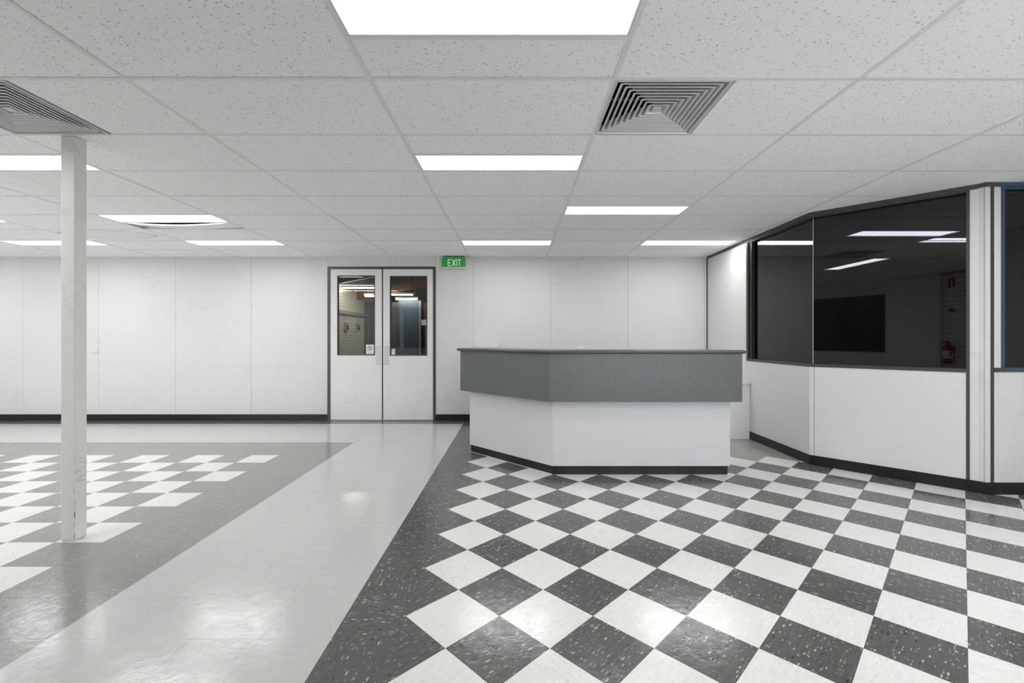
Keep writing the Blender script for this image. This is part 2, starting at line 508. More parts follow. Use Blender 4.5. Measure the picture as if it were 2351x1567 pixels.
# plain grey-beige tiles behind the counter, same diagonal bond cut along the check
for a in range(-2, 16):
    for b in range(-12, 4):
        if a + b <= -1 or (a == 0 and b in (0, 1)): continue
        pts = [(X0d + (aa - bb) * D / 2, Y0d + (aa + bb) * D / 2) for aa, bb in ((a, b), (a + 1, b), (a + 1, b + 1), (a, b + 1))]
        pts = clip(clip(clip(pts, 1, 0, -XI), 0, -1, yd), -1, 0, P1[0] + 0.05)
        if len(pts) < 3: continue
        tile('beige_tile', M['tile_sand'], pts, ('d', (a + b) % 2), None)
for kind, lst in CAND.items():
    vis = [c for c in lst if in_view(c[0], c[1])]
    vis.sort(key=lambda c: c[1])
    ids = set(id(c) for c in vis[:290])
    rest = {}
    for c in lst:
        cx_, cy_, poly, rot, square, mt = c
        if id(c) in ids:
            diag = isinstance(rot, tuple)
            ang = (rot[1] * math.pi / 2 + Rm) if diag else rot * math.pi / 2
            full = square in ('T', 'D', 'B') and len(poly) == 4 and abs((poly[1][0] - poly[0][0]) ** 2 + (poly[1][1] - poly[0][1]) ** 2 - (D / math.sqrt(2) if square == 'D' else T) ** 2) < 1e-4 and square != 'B'
            if full:
                key = (mt.name, square)
                if key not in SHARED:
                    h = (D / math.sqrt(2) if square == 'D' else T) / 2 - 0.00025
                    SHARED[key] = tile_mesh('tile', [(-h, -h), (h, -h), (h, h), (-h, h)], mt)
                me = SHARED[key]
            else:
                ca, sa = math.cos(-ang), math.sin(-ang)
                pl = [((x - cx_) * ca - (y - cy_) * sa, (x - cx_) * sa + (y - cy_) * ca) for x, y in shrink(poly, 0.00025)]
                me = tile_mesh('tile', pl, mt)
            o = link(kind, me, (cx_, cy_, TOPZ - random.random() * 0.0002), floor)
            o.rotation_euler = (random.gauss(0, 0.0004), random.gauss(0, 0.0004), ang)
        else:
            rest.setdefault(mt.name, (mt, MB()))[1].prism(shrink(poly, 0.00025), -0.003, TOPZ)
    for mt, mb in rest.values():
        mb.build(kind + '_field', mt, floor, kind='stuff')

# ------------------------------------------------------------------ ceiling: tees and tiles
CX0, CW, CR0, CD = -0.713, 1.2, 1.591, 0.6
ceiling = empty('ceiling', (0, 0, CEIL), 'structure')
MB().box(XL - 0.2, YF - 0.2, CEIL + 0.30, XO + 0.2, YB + 0.14, CEIL + 0.42).build('slab_soffit', M['slab'], ceiling)
LIGHTS = [(0, 1.591, 0, 'nearest ceiling light, cut by the top edge of the picture above the room centre'),
          (0, 3.091, 0, 'wide ceiling light in the middle of the room, second one from the camera'),
          (1, 4.291, 0, 'ceiling light over the reception counter front, beside a slim row of tiles'),
          (0, 5.791, 0, 'ceiling light close to the back wall, just right of the green exit sign'),
          (2, 5.791, 0, 'ceiling light in the back right corner above the partition window'),
          (-3, 5.791, 0, 'ceiling light left of the double doors, row nearest the back wall'),
          (-5, 5.791, 0, 'ceiling light passing behind the post, row nearest the back wall'),
          (-3, 4.591, 0, 'ceiling light above the sagging ceiling tile, left of the doors'),
          (-3, 3.091, 0, 'ceiling light behind the top of the post at the left edge of the picture'),
          (-5, 4.591, 0, 'ceiling light whose tip shows at the far left edge, middle row'),
          (-7, 4.591, 1, 'ceiling light out of the picture on the far left'),
          (-7, 5.791, 1, 'ceiling light at the far left end of the back row'),
          (-5, 3.091, 1, 'ceiling light out of the picture left of the post'),
          (-7, 2.491, 1, 'ceiling light in the far left front corner of the room'),
          (3, 0.991, 1, 'added unseen ceiling light over the right front corner behind the camera'),  # this and the next three: unseen panels added to brighten the right front
          (3, 2.191, 1, 'added ceiling light, unseen, just outside the picture by the blue-framed window'),
          (2, -0.209, 1, 'added unseen ceiling light by the brick wall right of the camera'),
          (2, 0.991, 1, 'added unseen ceiling light above and right of the camera'),
          (-3, 1.891, 1, 'added ceiling light, unseen, just outside the picture in front of the post'),  # unseen panel added to light the front of the post
          (-4, 1.891, 1, 'added ceiling light out of the picture left of the camera'),  # this and the next: unseen panels added to brighten the left front
          (-6, 1.891, 1, 'added ceiling light out of the picture far left of the camera'),
          (4, 5.27, 2, 'dim ceiling light inside the dark office, upper one behind the glass'),
          (5, 5.63, 2, 'dim ceiling light inside the dark office, cut by the white corner panel')]
VENTS = [(CX0 + CW, CR0 + CD, 'square ceiling vent with nested louvres, right of the centre light'),
         (CX0 - 2 * CW, CR0 + CD, 'square ceiling vent with nested louvres above the white post')]
tile_full = MB().box(-CW / 2 + 0.004, -CD / 2 + 0.004, 0, CW / 2 - 0.004, CD / 2 - 0.004, 0.014, 0.002, 1).mesh('tile', M['ceil_tile'])
tile_stain = MB().box(-CW / 2 + 0.004, -CD / 2 + 0.004, 0, CW / 2 - 0.004, CD / 2 - 0.004, 0.014, 0.002, 1).mesh('tile', M['ceil_stain'])
tile_half = MB().box(-CW / 2 + 0.004, -CD / 4 + 0.004, 0, CW / 2 - 0.004, CD / 4 - 0.004, 0.014, 0.002, 1).mesh('tile', M['ceil_tile'])
tile_vent = MB().box(-CW / 4 + 0.004, -CD / 2 + 0.004, 0, CW / 4 - 0.004, CD / 2 - 0.004, 0.014, 0.002, 1).mesh('tile', M['ceil_tile'])
ZT = CEIL + 0.0016
r0 = -4; r1 = 9
halves = []
for n in range(-8, 9):
    xa = CX0 + n * CW
    for r in range(r0, r1):
        ya = CR0 + r * CD
        x0, x1 = max(xa, XL - 0.1), min(xa + CW, XO + 0.1)
        y0, y1 = max(ya, YF - 0.1), min(ya + CD, YB + 0.05)
        if x1 - x0 < 0.02 or y1 - y0 < 0.02: continue
        lit = [L for L in LIGHTS if L[0] == n and L[2] != 2 and ya - 0.01 <= L[1] < ya + CD - 0.01]
        offi = [L for L in LIGHTS if L[0] == n and L[2] == 2 and ya < L[1] + 0.3 and L[1] < ya + CD]
        vent = [V for V in VENTS if abs(V[0] - xa) < 0.01 and abs(V[1] - ya) < 0.01]
        dz = random.random() * 0.0022
        if lit:
            far = lit[0][1] - ya > 0.2
            yc = ya + (CD / 4 if far else 3 * CD / 4)
            halves.append((n, ya + CD / 2))
            if n == -3 and abs(lit[0][1] - 4.591) < 0.01:
                # sagging half tile: near rim bowed down in the middle, far rim out of its seat
                mb = MB(); nu, nv = 12, 3
                def zf(u, v_): return 0.002 - 0.030 * (1 - (2 * u - 1) ** 2) * (1 - v_) + (0.018 + 0.012 * (1 - u)) * v_ * (2 * u - 1) ** 2
                vs = []
                for zz in (0, 0.012):
                    for b in range(nv + 1):
                        for a in range(nu + 1):
                            u, v_ = a / nu, b / nv
                            vs.append((xa + 0.02 + u * (CW - 0.04), yc - 0.138 + v_ * 0.27, ZT - 0.004 + zf(u, v_) + zz))
                K = (nu + 1) * (nv + 1); fs = []
                for b in range(nv):
                    for a in range(nu):
                        i = b * (nu + 1) + a
                        fs.append((i, i + nu + 1, i + nu + 2, i + 1)); fs.append((K + i, K + i + 1, K + i + nu + 2, K + i + nu + 1))
                for a in range(nu):
                    fs.append((a, a + 1, K + a + 1, K + a)); t_ = nv * (nu + 1) + a; fs.append((t_, K + t_, K + t_ + 1, t_ + 1))
                for b in range(nv):
                    i = b * (nu + 1); fs.append((i, K + i, K + i + nu + 1, i + nu + 1)); i += nu; fs.append((i, i + nu + 1, K + i + nu + 1, K + i))
                mb.add(vs, fs).build('tile', M['ceil_tile'], ceiling, label='sagging ceiling tile half out of its seat')
            else:
                o = link('tile', tile_half, (xa + CW / 2, yc, ZT + dz), ceiling)
        elif vent:
            o = link('tile', tile_vent, (xa + 0.75 * CW, ya + CD / 2, ZT + dz), ceiling)
        elif offi:
            continue
        else:
            if x1 - x0 > CW - 0.01 and y1 - y0 > CD - 0.01:
                st = n == -4 and r == 6
                o = link('tile', tile_stain if st else tile_full, ((x0 + x1) / 2, (y0 + y1) / 2, ZT + dz), ceiling)
                if not st: o.rotation_euler = (random.gauss(0, 0.0006), random.gauss(0, 0.0004), random.choice((0, math.pi)))
            else:
                MB().box(x0 + 0.004, y0 + 0.004, ZT + dz, x1 - 0.004, y1 - 0.004, ZT + dz + 0.014).build('tile', M['ceil_tile'], ceiling)
for n in range(-7, 9):
    x = CX0 + n * CW
    MB().box(x - 0.012, YF - 0.05, CEIL, x + 0.012, YB + 0.03, CEIL + 0.0015).box(x - 0.002, YF - 0.05, CEIL + 0.0015, x + 0.002, YB + 0.03, CEIL + 0.032).build('main_tee', M['tee'], ceiling)
for r in range(-3, 9):
    y = CR0 + r * CD
    MB().box(XL - 0.05, y - 0.012, CEIL + 0.0003, XO + 0.05, y + 0.012, CEIL + 0.0016).box(XL - 0.05, y - 0.002, CEIL + 0.0016, XO + 0.05, y + 0.002, CEIL + 0.026).build('cross_tee', M['tee'], ceiling)
for n, y in halves:
    x = CX0 + n * CW
    MB().box(x + 0.012, y - 0.012, CEIL + 0.0003, x + CW - 0.012, y + 0.012, CEIL + 0.0016).box(x + 0.012, y - 0.002, CEIL + 0.0016, x + CW - 0.012, y + 0.002, CEIL + 0.026).build('cross_tee', M['tee'], ceiling)

# ------------------------------------------------------------------ ceiling lights and vents
def ceiling_light(n, y, mode, label):
    x = CX0 + n * CW
    t = thing('ceiling_light', (x + CW / 2, y + 0.15, CEIL), label, 'light', 'recessed ceiling light panels')
    x0, x1, y0, y1 = x + 0.013, x + CW - 0.013, y + 0.013, y + 0.3 - 0.013
    fr = MB()
    w = 0.007
    for bx in ((x0, y0, x1, y0 + w), (x0, y1 - w, x1, y1), (x0, y0 + w, x0 + w, y1 - w), (x1 - w, y0 + w, x1, y1 - w)):
        fr.box(bx[0], bx[1], CEIL + 0.001, bx[2], bx[3], CEIL + 0.06)
    fr.build('frame', M['tee'], t)
    MB().box(x0 + w, y0 + w, CEIL + 0.011, x1 - w, y1 - w, CEIL + 0.017).build('diffuser', M['lamp_office' if mode == 2 else 'lamp'], t)
    MB().box(x0, y0, CEIL + 0.060, x1, y1, CEIL + 0.075).build('housing', M['tee'], t)
for L in LIGHTS: ceiling_light(*L)

def vent(x, y, label):
    t = thing('ceiling_vent', (x + 0.3, y + 0.3, CEIL), label, 'vent', 'square ceiling vents')
    cx_, cy_ = x + 0.3, y + 0.3
    def ring(mb, h0, z0, h1, z1, th):
        """square funnel wall from half-size h0 at z0 to h1 at z1, of thickness th"""
        vs = []
        for (h, z) in ((h0, z0), (h1, z1), (h1 - th, z1), (h0 - th, z0)):
            vs += [(cx_ - h, cy_ - h, z), (cx_ + h, cy_ - h, z), (cx_ + h, cy_ + h, z), (cx_ - h, cy_ + h, z)]
        fs = []
        for q in range(4):
            for i in range(4):
                j = (i + 1) % 4; q2 = (q + 1) % 4
                fs.append((q * 4 + i, q * 4 + j, q2 * 4 + j, q2 * 4 + i))
        mb.add(vs, fs)
    fr = MB(); ring(fr, 0.292, CEIL - 0.003, 0.292, CEIL + 0.012, 0.014); ring(fr, 0.279, CEIL - 0.003, 0.262, CEIL + 0.045, 0.0015)
    fr.build('frame', M['vent'], t)
    for k_ in range(8):
        h = 0.251 - k_ * 0.029
        lb = MB(); ring(lb, h, CEIL + 0.002, h - 0.031, CEIL + 0.054, 0.0014); ring(lb, h + 0.0095, CEIL + 0.0012, h + 0.0095, CEIL + 0.0022, 0.0110)
        lb.build('louvre', M['vent'], t)
    MB().box(cx_ - 0.024, cy_ - 0.024, CEIL + 0.003, cx_ + 0.024, cy_ + 0.024, CEIL + 0.009, 0.002).build('centre_plate', M['vent'], t)
    MB().box(cx_ - 0.25, cy_ - 0.004, CEIL + 0.055, cx_ + 0.25, cy_ + 0.004, CEIL + 0.067).box(cx_ - 0.004, cy_ - 0.25, CEIL + 0.055, cx_ + 0.004, cy_ + 0.25, CEIL + 0.067).build('cross_brace', M['vent'], t)
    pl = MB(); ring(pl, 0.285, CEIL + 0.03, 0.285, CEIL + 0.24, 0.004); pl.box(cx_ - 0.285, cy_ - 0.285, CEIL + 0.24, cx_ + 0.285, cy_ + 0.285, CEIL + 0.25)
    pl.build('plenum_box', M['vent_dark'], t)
for V in VENTS: vent(*V)

# ------------------------------------------------------------------ back wall with double doors
s = YB / FPX
def px(u): return (u - CX) * s
def pz(v): return EYE - (v - CY) * s
DX0, DX1, DZ = px(752.5), px(1000), pz(612)      # outside of door frame
wall_back = empty('wall_back', (0, YB, 0), 'structure')
core = MB()
core.box(XL - 0.2, YB + 0.012, 0, DX0 + 0.01, YB + 0.13, CEIL + 0.30)
core.box(DX1 - 0.01, YB + 0.012, 0, XO + 0.2, YB + 0.13, CEIL + 0.30)
core.box(DX0 + 0.01, YB + 0.012, DZ - 0.01, DX1 - 0.01, YB + 0.13, CEIL + 0.30)
core.build('core', M['wall_core'], wall_back)
seams = [XL, px(-125), px(52), px(226), px(403), px(577), DX0]
G = 0.0013
def wpanel(x0, x1, z0, z1):
    MB().box(x0 + G, YB, z0, x1 - G, YB + 0.0118, z1, 0.0012, 1).build('panel', M['wall'], wall_back)
for a, b in zip(seams, seams[1:]): wpanel(a, b, 0, CEIL + 0.01)
wpanel(DX0, px(909), DZ, CEIL + 0.01); wpanel(px(909), DX1, DZ, CEIL + 0.01)
seams = [DX1, px(1087), px(1264), px(1441.5), px(1617), P0[0] + 0.002]
for a, b in zip(seams, seams[1:]): wpanel(a, b, 0, CEIL + 0.01)
bb = MB(); bb.box(XL, YB - 0.009, 0, DX0, YB, 0.098); bb.build('baseboard_back', M['kick'], None, kind='structure')
bb = MB(); bb.box(DX1, YB - 0.009, 0, 2.18, YB, 0.098); bb.build('baseboard_back', M['kick'], None, kind='structure')

door = empty('door_1', ((DX0 + DX1) / 2, YB, 0), 'structure')
fw = 0.036
MB().box(DX0, YB - 0.014, 0.0, DX0 + fw, YB + 0.13, DZ).box(DX1 - fw, YB - 0.014, 0.0, DX1, YB + 0.13, DZ).box(DX0 + fw, YB - 0.014, DZ - 0.034, DX1 - fw, YB + 0.13, DZ, 0).build('door_frame', M['trim'], door)
for sx in (DX0 + 0.001, DX1 - fw + 0.001):
    MB().box(sx - 0.0005 - 0.001, YB - 0.0152, 0.0, sx + fw - 0.001, YB - 0.014, 0.23).build('frame_foot', M['trim_blue'], door, label='blue paint showing at the foot of the frame')
def leaf(x0, x1, g0, g1, gz0, gz1, hx0, hx1, sticker, hinge):
    y0, y1 = YB - 0.002, YB + 0.038
    z0, z1 = 0.012, DZ - 0.037
    lf = MB()
    lf.box(x0, y0, z0, g0, y1, z1); lf.box(g1, y0, z0, x1, y1, z1)
    lf.box(g0, y0, z0, g1, y1, gz0); lf.box(g0, y0, gz1, g1, y1, z1)
    lo = lf.build('door_leaf', M['door'], door)
    b = MB(); w = 0.014
    for (a0, c0, a1, c1) in ((g0, gz0, g0 + w, gz1), (g1 - w, gz0, g1, gz1), (g0 + w, gz0, g1 - w, gz0 + w), (g0 + w, gz1 - w, g1 - w, gz1)):
        b.box(a0, y0 - 0.004, c0, a1, y1, c1)
    b.build('glazing_bead', M['trim'], lo)
    MB().box(g0 + w, y0 + 0.017, gz0 + w, g1 - w, y0 + 0.0175, gz1 - w).build('glass', M['glass_clear'], lo)
    pp = MB(); pp.box(hx0, y0 - 0.002, pz(837), hx1, y0, pz(794), 0.0008, 1)
    pp.cur = 1
    for hx in (hx0 + 0.009, hx1 - 0.009):
        for hz in (pz(834.5), pz(796)):
            pp.box(hx - 0.004, y0 - 0.003, hz - 0.004, hx + 0.004, y0 - 0.002, hz + 0.004)
    pp.build('push_plate', [M['steel'], M['plastic_grey']], lo)
    # printed sticker on the glass
    (a0, c0, a1, c1, ink) = sticker
    st = MB(); st.box(a0, y0 + 0.0145, c0, a1, y0 + 0.0165, c1)
    st.cur = 1
    cxs, czs, R = (a0 + a1) / 2, c1 - (a1 - a0) * 0.46, (a1 - a0) * 0.34
    n = 28
    for i in range(n):
        t0, t1 = 2 * math.pi * i / n, 2 * math.pi * (i + 1) / n
        q = [(cxs + r_ * math.cos(t), y0 + 0.0142, czs + r_ * math.sin(t)) for r_, t in ((R, t0), (R, t1), (R * 0.8, t1), (R * 0.8, t0))]
        st.add(q, [(0, 1, 2, 3)])
    def seg(p, q, w_):
        d = Vector((q[0] - p[0], q[1] - p[1])).normalized(); nx_, nz_ = -d.y * w_, d.x * w_
        st.add([(p[0] + nx_, y0 + 0.014, p[1] + nz_), (q[0] + nx_, y0 + 0.014, q[1] + nz_), (q[0] - nx_, y0 + 0.014, q[1] - nz_), (p[0] - nx_, y0 + 0.014, p[1] - nz_)], [(0, 1, 2, 3)])
    if ink == 'red':
        st.cur = 1
        seg((cxs - R * 0.66, czs + R * 0.66), (cxs + R * 0.66, czs - R * 0.66), R * 0.08)
        st.cur = 2
        seg((cxs, czs + R * 0.34), (cxs, czs - R * 0.1), R * 0.14)                    # walking figure
        seg((cxs, czs - R * 0.1), (cxs - R * 0.3, czs - R * 0.58), R * 0.08)
        seg((cxs, czs - R * 0.1), (cxs + R * 0.3, czs - R * 0.55), R * 0.08)
        seg((cxs, czs + R * 0.28), (cxs - R * 0.34, czs + R * 0.02), R * 0.06)
        seg((cxs, czs + R * 0.28), (cxs + R * 0.32, czs + R * 0.0), R * 0.06)
        for i in range(8):
            t0, t1 = 2 * math.pi * i / 8, 2 * math.pi * (i + 1) / 8
            st.add([(cxs, y0 + 0.014, czs + R * 0.5), (cxs + R * 0.13 * math.cos(t0), y0 + 0.014, czs + R * 0.5 + R * 0.13 * math.sin(t0)), (cxs + R * 0.13 * math.cos(t1), y0 + 0.014, czs + R * 0.5 + R * 0.13 * math.sin(t1))], [(0, 1, 2)])
    else:
        st.cur = 2
        seg((cxs - R * 0.5, czs - R * 0.1), (cxs + R * 0.4, czs + R * 0.3), R * 0.1)
        seg((cxs - R * 0.4, czs - R * 0.4), (cxs + R * 0.3, czs - R * 0.1), R * 0.1)
    st.cur = 3
    wid = a1 - a0
    for zz, f in ((czs - R * 1.5, 0.36), (czs - R * 1.85, 0.26)):
        x_ = cxs - wid * f
        while x_ < cxs + wid * f:
            l_ = wid * random.uniform(0.05, 0.12)
            seg((x_, zz), (min(x_ + l_, cxs + wid * f), zz), wid * 0.018); x_ += l_ + wid * 0.03
    st.build('sticker', [M['sign_white'], M['sticker_ink'] if ink == 'red' else M['sticker_grey'], M['plastic_grey'], M['sticker_grey']], lo,
             label='white sticker with a red no-entry walking figure' if ink == 'red' else 'small white sticker with a grey round symbol')
leaf(px(758.5), px(876.6), px(774.3), px(861), pz(815.2), pz(632), px(863.3), px(874), (px(840), pz(812), px(857.5), pz(790.8), 'red'), -1)
leaf(px(879.8), px(995.2), px(895.2), px(981), pz(816.2), pz(633), px(881.3), px(892.3), (px(898.3), pz(814.2), px(906.4), pz(800.3), 'grey'), 1)
MB().box(px(876.8), YB + 0.004, 0.02, px(879.6), YB + 0.05, DZ - 0.04).build('astragal', M['trim'], door)
MB().box(DX0 + fw, YB - 0.01, 0, DX1 - fw, YB + 0.12, 0.004).build('threshold', M['steel_dull'], door)

# exit sign
ex = thing('exit_sign', (px(1043), YB, pz(616)), 'green EXIT sign in a white case above and right of the double doors', 'sign')
x0, x1, z0, z1 = px(1014.6), px(1071.6), pz(617), pz(591.2)
MB().box(x0, YB - 0.075, z0, x1, YB - 0.001, z1, 0.004).build('case', M['plastic'], ex)
MB().box(x0 + 0.009, YB - 0.0775, z0 + 0.016, x1 - 0.009, YB - 0.075, z1 - 0.006).build('green_face', M['exit_green'], ex)
MB().box(x0 + 0.03, YB - 0.07, z1, x1 - 0.03, YB - 0.02, CEIL).build('gap_shadow', M['black'], ex)  # black strip stands in for the shadow in the gap above the case
lt = MB()
yl0, yl1 = YB - 0.0790, YB - 0.0775
# text is drawn at the plane of the sign's face
s2 = (YB - 0.078) / FPX
def lx(u): return (u - CX) * s2
def lz(v): return EYE - (v - CY) * s2
zt, zb = lz(595.0), lz(610.4); st_ = 0.0105
def bar(x0, z0, x1, z1): lt.box(x0, yl0, z0, x1, yl1, z1)
def slant(xa, za, xb, zb_, w):
    lt.add([(xa - w, yl0, za), (xa + w, yl0, za), (xb + w, yl0, zb_), (xb - w, yl0, zb_), (xa - w, yl1, za), (xa + w, yl1, za), (xb + w, yl1, zb_), (xb - w, yl1, zb_)],
           [(0, 1, 2, 3), (7, 6, 5, 4), (0, 4, 5, 1), (1, 5, 6, 2), (2, 6, 7, 3), (3, 7, 4, 0)])
bar(lx(1028), zb, lx(1028) + st_, zt); bar(lx(1028) + st_, zt - st_, lx(1036), zt); bar(lx(1028) + st_, zb, lx(1036), zb + st_); bar(lx(1028) + st_, (zt + zb) / 2 - st_ / 2, lx(1035.4), (zt + zb) / 2 + st_ / 2)
slant(lx(1038.3), zb, lx(1045.6), zt, 0.0062); slant(lx(1038.3), zt, lx(1045.6), zb, 0.0062)
bar(lx(1048), zb, lx(1048) + st_, zt)
bar(lx(1051.2), zt - st_, lx(1058.4), zt); bar((lx(1051.2) + lx(1058.4)) / 2 - st_ / 2, zb, (lx(1051.2) + lx(1058.4)) / 2 + st_ / 2, zt - st_)
lt.build('lettering', M['exit_letter'], ex)

# double power outlet
po = thing('power_outlet', (px(216), YB, pz(809)), 'white double power outlet on the back wall right of the post', 'outlet')
x0, x1, z0, z1 = px(207.5), px(225), pz(809), pz(797.5)
MB().box(x0, YB - 0.010, z0, x1, YB, z1, 0.003).build('plate', M['plastic'], po)
for f in (0.27, 0.73):
    cxp = x0 + (x1 - x0) * f
    sk = MB()
    sk.box(cxp - 0.009, YB - 0.0108, z0 + 0.030, cxp - 0.006, YB - 0.0098, z0 + 0.038); sk.box(cxp + 0.006, YB - 0.0108, z0 + 0.030, cxp + 0.009, YB - 0.0098, z0 + 0.038); sk.box(cxp - 0.0015, YB - 0.0108, z0 + 0.016, cxp + 0.0015, YB - 0.0098, z0 + 0.024)
    sk.build('socket', M['plastic_grey'], po)
    MB().box(cxp - 0.007, YB - 0.014, z1 - 0.022, cxp + 0.007, YB - 0.010, z1 - 0.010, 0.001).build('switch', M['plastic'], po)

# ------------------------------------------------------------------ right-hand partition
SILL = 0.985; HEADZ = CEIL - 0.045
def offs(p, n, d): return (p[0] + n[0] * d, p[1] + n[1] * d)
r2 = math.sqrt(0.5)
def on2(u):                                  # plan point of the 45 degree partition under image column u
    k_ = (u - CX) / FPX; y = (P1[0] + P1[1]) / (1 + k_); return (k_ * y, y)
TH = 0.10
YW = FPX * P1[0] / (1714.0 - CX)             # left jamb of the corner window
wr = empty('wall_right', (P1[0], 5.7, 0), 'structure')
mb = MB(); mb.wall((P1[0], YW), (P0[0], YB), TH, 0, CEIL + 0.01); mb.build('panel', M['wall'], wr)
mb = MB(); mb.prism([P1, (P1[0] + TH, P1[1] + 0.414 * TH), (P1[0] + TH, YW - 0.0015), (P1[0], YW - 0.0015)], 0, SILL); mb.build('panel', M['wall'], wr)
q0 = (P1[0] + 0.028, P1[1] - 0.028); q1 = on2(2218.5); q2 = on2(2226.5)
def seg2(a, b, d0, d1, z0, z1, mb=None):
    """slab along the angled partition between plan points a, b; depth from d0 to d1 behind its face"""
    mb = mb or MB()
    n = (r2, r2)
    return mb.prism([offs(a, n, d0), offs(b, n, d0), offs(b, n, d1), offs(a, n, d1)], z0, z1)
wd = empty('wall_right_angled', (3.4, 4.1, 0), 'structure')
seg2(P1, (q0[0] - 0.0012, q0[1] + 0.0012), 0, TH, 0, SILL).build('corner_panel', M['wall'], wd)
seg2((q0[0] + 0.0012, q0[1] - 0.0012), q1, 0, TH, 0, SILL).build('panel', M['wall'], wd)
seg2(q2, P2, 0, TH, 0, CEIL + 0.01).build('panel', M['wall'], wd)
pc = MB(); pc.prism([(P2[0] + 0.006, P2[1] + 0.006), (P3[0] + 0.006, P3[1] + 0.004), (3.90, 3.69), (3.86, 3.76)], 0, CEIL + 0.01); pc.build('corner_panel', M['wall'], wd)
# frontal partition at the right edge
wf = empty('wall_right_front', (4.6, P3[1], 0), 'structure')
def x3(u): return (u - CX) / FPX * P3[1]
ya, yb_ = P3[1], P3[1] + TH
MB().box(P3[0] + 0.001, ya, 0, x3(2274.0), yb_, CEIL + 0.01).build('panel', M['wall'], wf)
MB().box(x3(2281), ya, 1.03, x3(2298), yb_, CEIL + 0.01).build('panel', M['wall'], wf)
MB().box(x3(2281), ya, 0, XR, yb_, 0.995).build('panel', M['wall'], wf)
MB().box(XR, YF, 0, XR + TH, yb_, CEIL + 0.01).build('wall_side', M['wall'], None, kind='structure')
k = N(M['wall'])
g = k.n('ShaderNodeNewGeometry'); sp = k.n('ShaderNodeSeparateXYZ'); k.l(g.outputs['Position'], sp.inputs[0])
def inside(sock, a, b): return k.math('MULTIPLY', k.math('GREATER_THAN', sock, min(a, b)), k.math('LESS_THAN', sock, max(a, b)))
atwall = k.math('GREATER_THAN', sp.outputs[1], YB - 0.02)
nz = k.noise(k.scaled(g.outputs['Position'], (26, 1, 14)), 1.0, 4, 0.7)
res = k.math('MULTIPLY', k.math('MULTIPLY', inside(sp.outputs[0], px(360), px(442)), inside(sp.outputs[2], pz(765), pz(642))), k.math('GREATER_THAN', nz, 0.62))
lin = k.math('MULTIPLY', inside(sp.outputs[0], px(404), px(738)), inside(sp.outputs[2], pz(840.4), pz(841.3)))
mk = k.math('MULTIPLY', atwall, k.math('ADD', k.math('MULTIPLY', res, 0.16), k.math('MULTIPLY', lin, 0.14)))
old = k.b.inputs['Base Color'].links[0].from_socket
k.l(k.mix(mk, old, (0.25, 0.245, 0.235)), k.b.inputs['Base Color'])
# trims
def trim(n, mb, m='trim'): return mb.build('trim_%d' % n, M[m], None, kind='structure')
trim(1, MB().box(P0[0] - 0.012, YB - 0.02, 0.0, P0[0] - 0.0002, YB - 0.0002, HEADZ + 0.008))
trim(2, MB().wall((P1[0] - 0.008, P1[1] - 0.003), (P0[0] - 0.008, YB - 0.001), 0.0078, HEADZ + 0.010, CEIL - 0.0005))
trim(3, seg2((P1[0] - 0.003, P1[1] + 0.003), P2, -0.010, 0.0, HEADZ + 0.008, CEIL - 0.0005))
trim(4, seg2(q1, q2, -0.006, TH, 0.0, SILL))
trim(5, MB().box(x3(2274.2), ya - 0.006, 0, x3(2280.8), yb_, CEIL - 0.03))
trim(6, MB().prism([(P2[0] - 0.006, P2[1] - 0.006), (P3[0] - 0.004, P3[1] - 0.012), (3.90, P3[1] - 0.012), (3.90, P3[1] - 0.0002), (P3[0], P3[1] - 0.0002), P2], HEADZ + 0.012, CEIL - 0.0005))
trim(7, MB().box(3.9002, ya - 0.012, HEADZ + 0.012, XR, ya - 0.0002, CEIL - 0.0005), 'trim_blue')
# corner window of dark tinted glass
w1 = empty('window_1', (P1[0] + 0.05, P1[1], SILL), 'structure')
GD = 0.049
jw = 0.075
MB().box(P1[0] - 0.006, YW - 0.040, SILL, P1[0] + TH, YW - 0.0016, HEADZ + 0.008).build('jamb', M['trim'], w1)
MB().box(P1[0] + 0.012, YW - 0.105, SILL + 0.03, P1[0] + TH, YW - 0.0402, HEADZ).build('inner_jamb', M['frame_black'], w1)
seg2(q1, q2, -0.006, TH, SILL, HEADZ + 0.008).build('jamb', M['trim'], w1)
MB().prism([(P1[0] - 0.006, P1[1] - 0.0025), (P1[0] + TH, P1[1] + 0.414 * TH), (P1[0] + TH, YW - 0.04), (P1[0] - 0.006, YW - 0.04)], SILL, SILL + 0.030).build('sill', M['trim'], w1)
sl = MB(); sl.prism([(P1[0] - 0.006, P1[1] - 0.0025), offs(q1, (r2, r2), -0.0065), offs(q1, (r2, r2), TH), (P1[0] + TH, P1[1] + 0.414 * TH)], SILL, SILL + 0.030)
sl.build('sill', M['trim'], w1)
MB().wall((P1[0], P1[1] + 0.001), (P1[0], YW - 0.04), TH, HEADZ - 0.004, HEADZ + 0.0095).build('head', M['trim'], w1)
seg2((P1[0] + 0.001, P1[1] - 0.001), q1, 0.0005, TH, HEADZ - 0.004, HEADZ + 0.0095).build('head', M['trim'], w1)
GC = (P1[0] + GD, P1[1] + 0.414 * GD)
MB().box(GC[0], GC[1] + 0.003, SILL + 0.03, GC[0] + 0.0005, YW - 0.105, HEADZ - 0.004).build('glass_pane', M['glass_tint'], w1)
ge = offs(q1, (r2, r2), GD)
gp = MB(); gp.prism([(GC[0] + 0.003, GC[1] - 0.003), ge, (ge[0] + 0.0004, ge[1] + 0.0004), (GC[0] + 0.0034, GC[1] - 0.0026)], SILL + 0.03, HEADZ - 0.004)
gp.build('glass_pane', M['glass_tint'], w1)
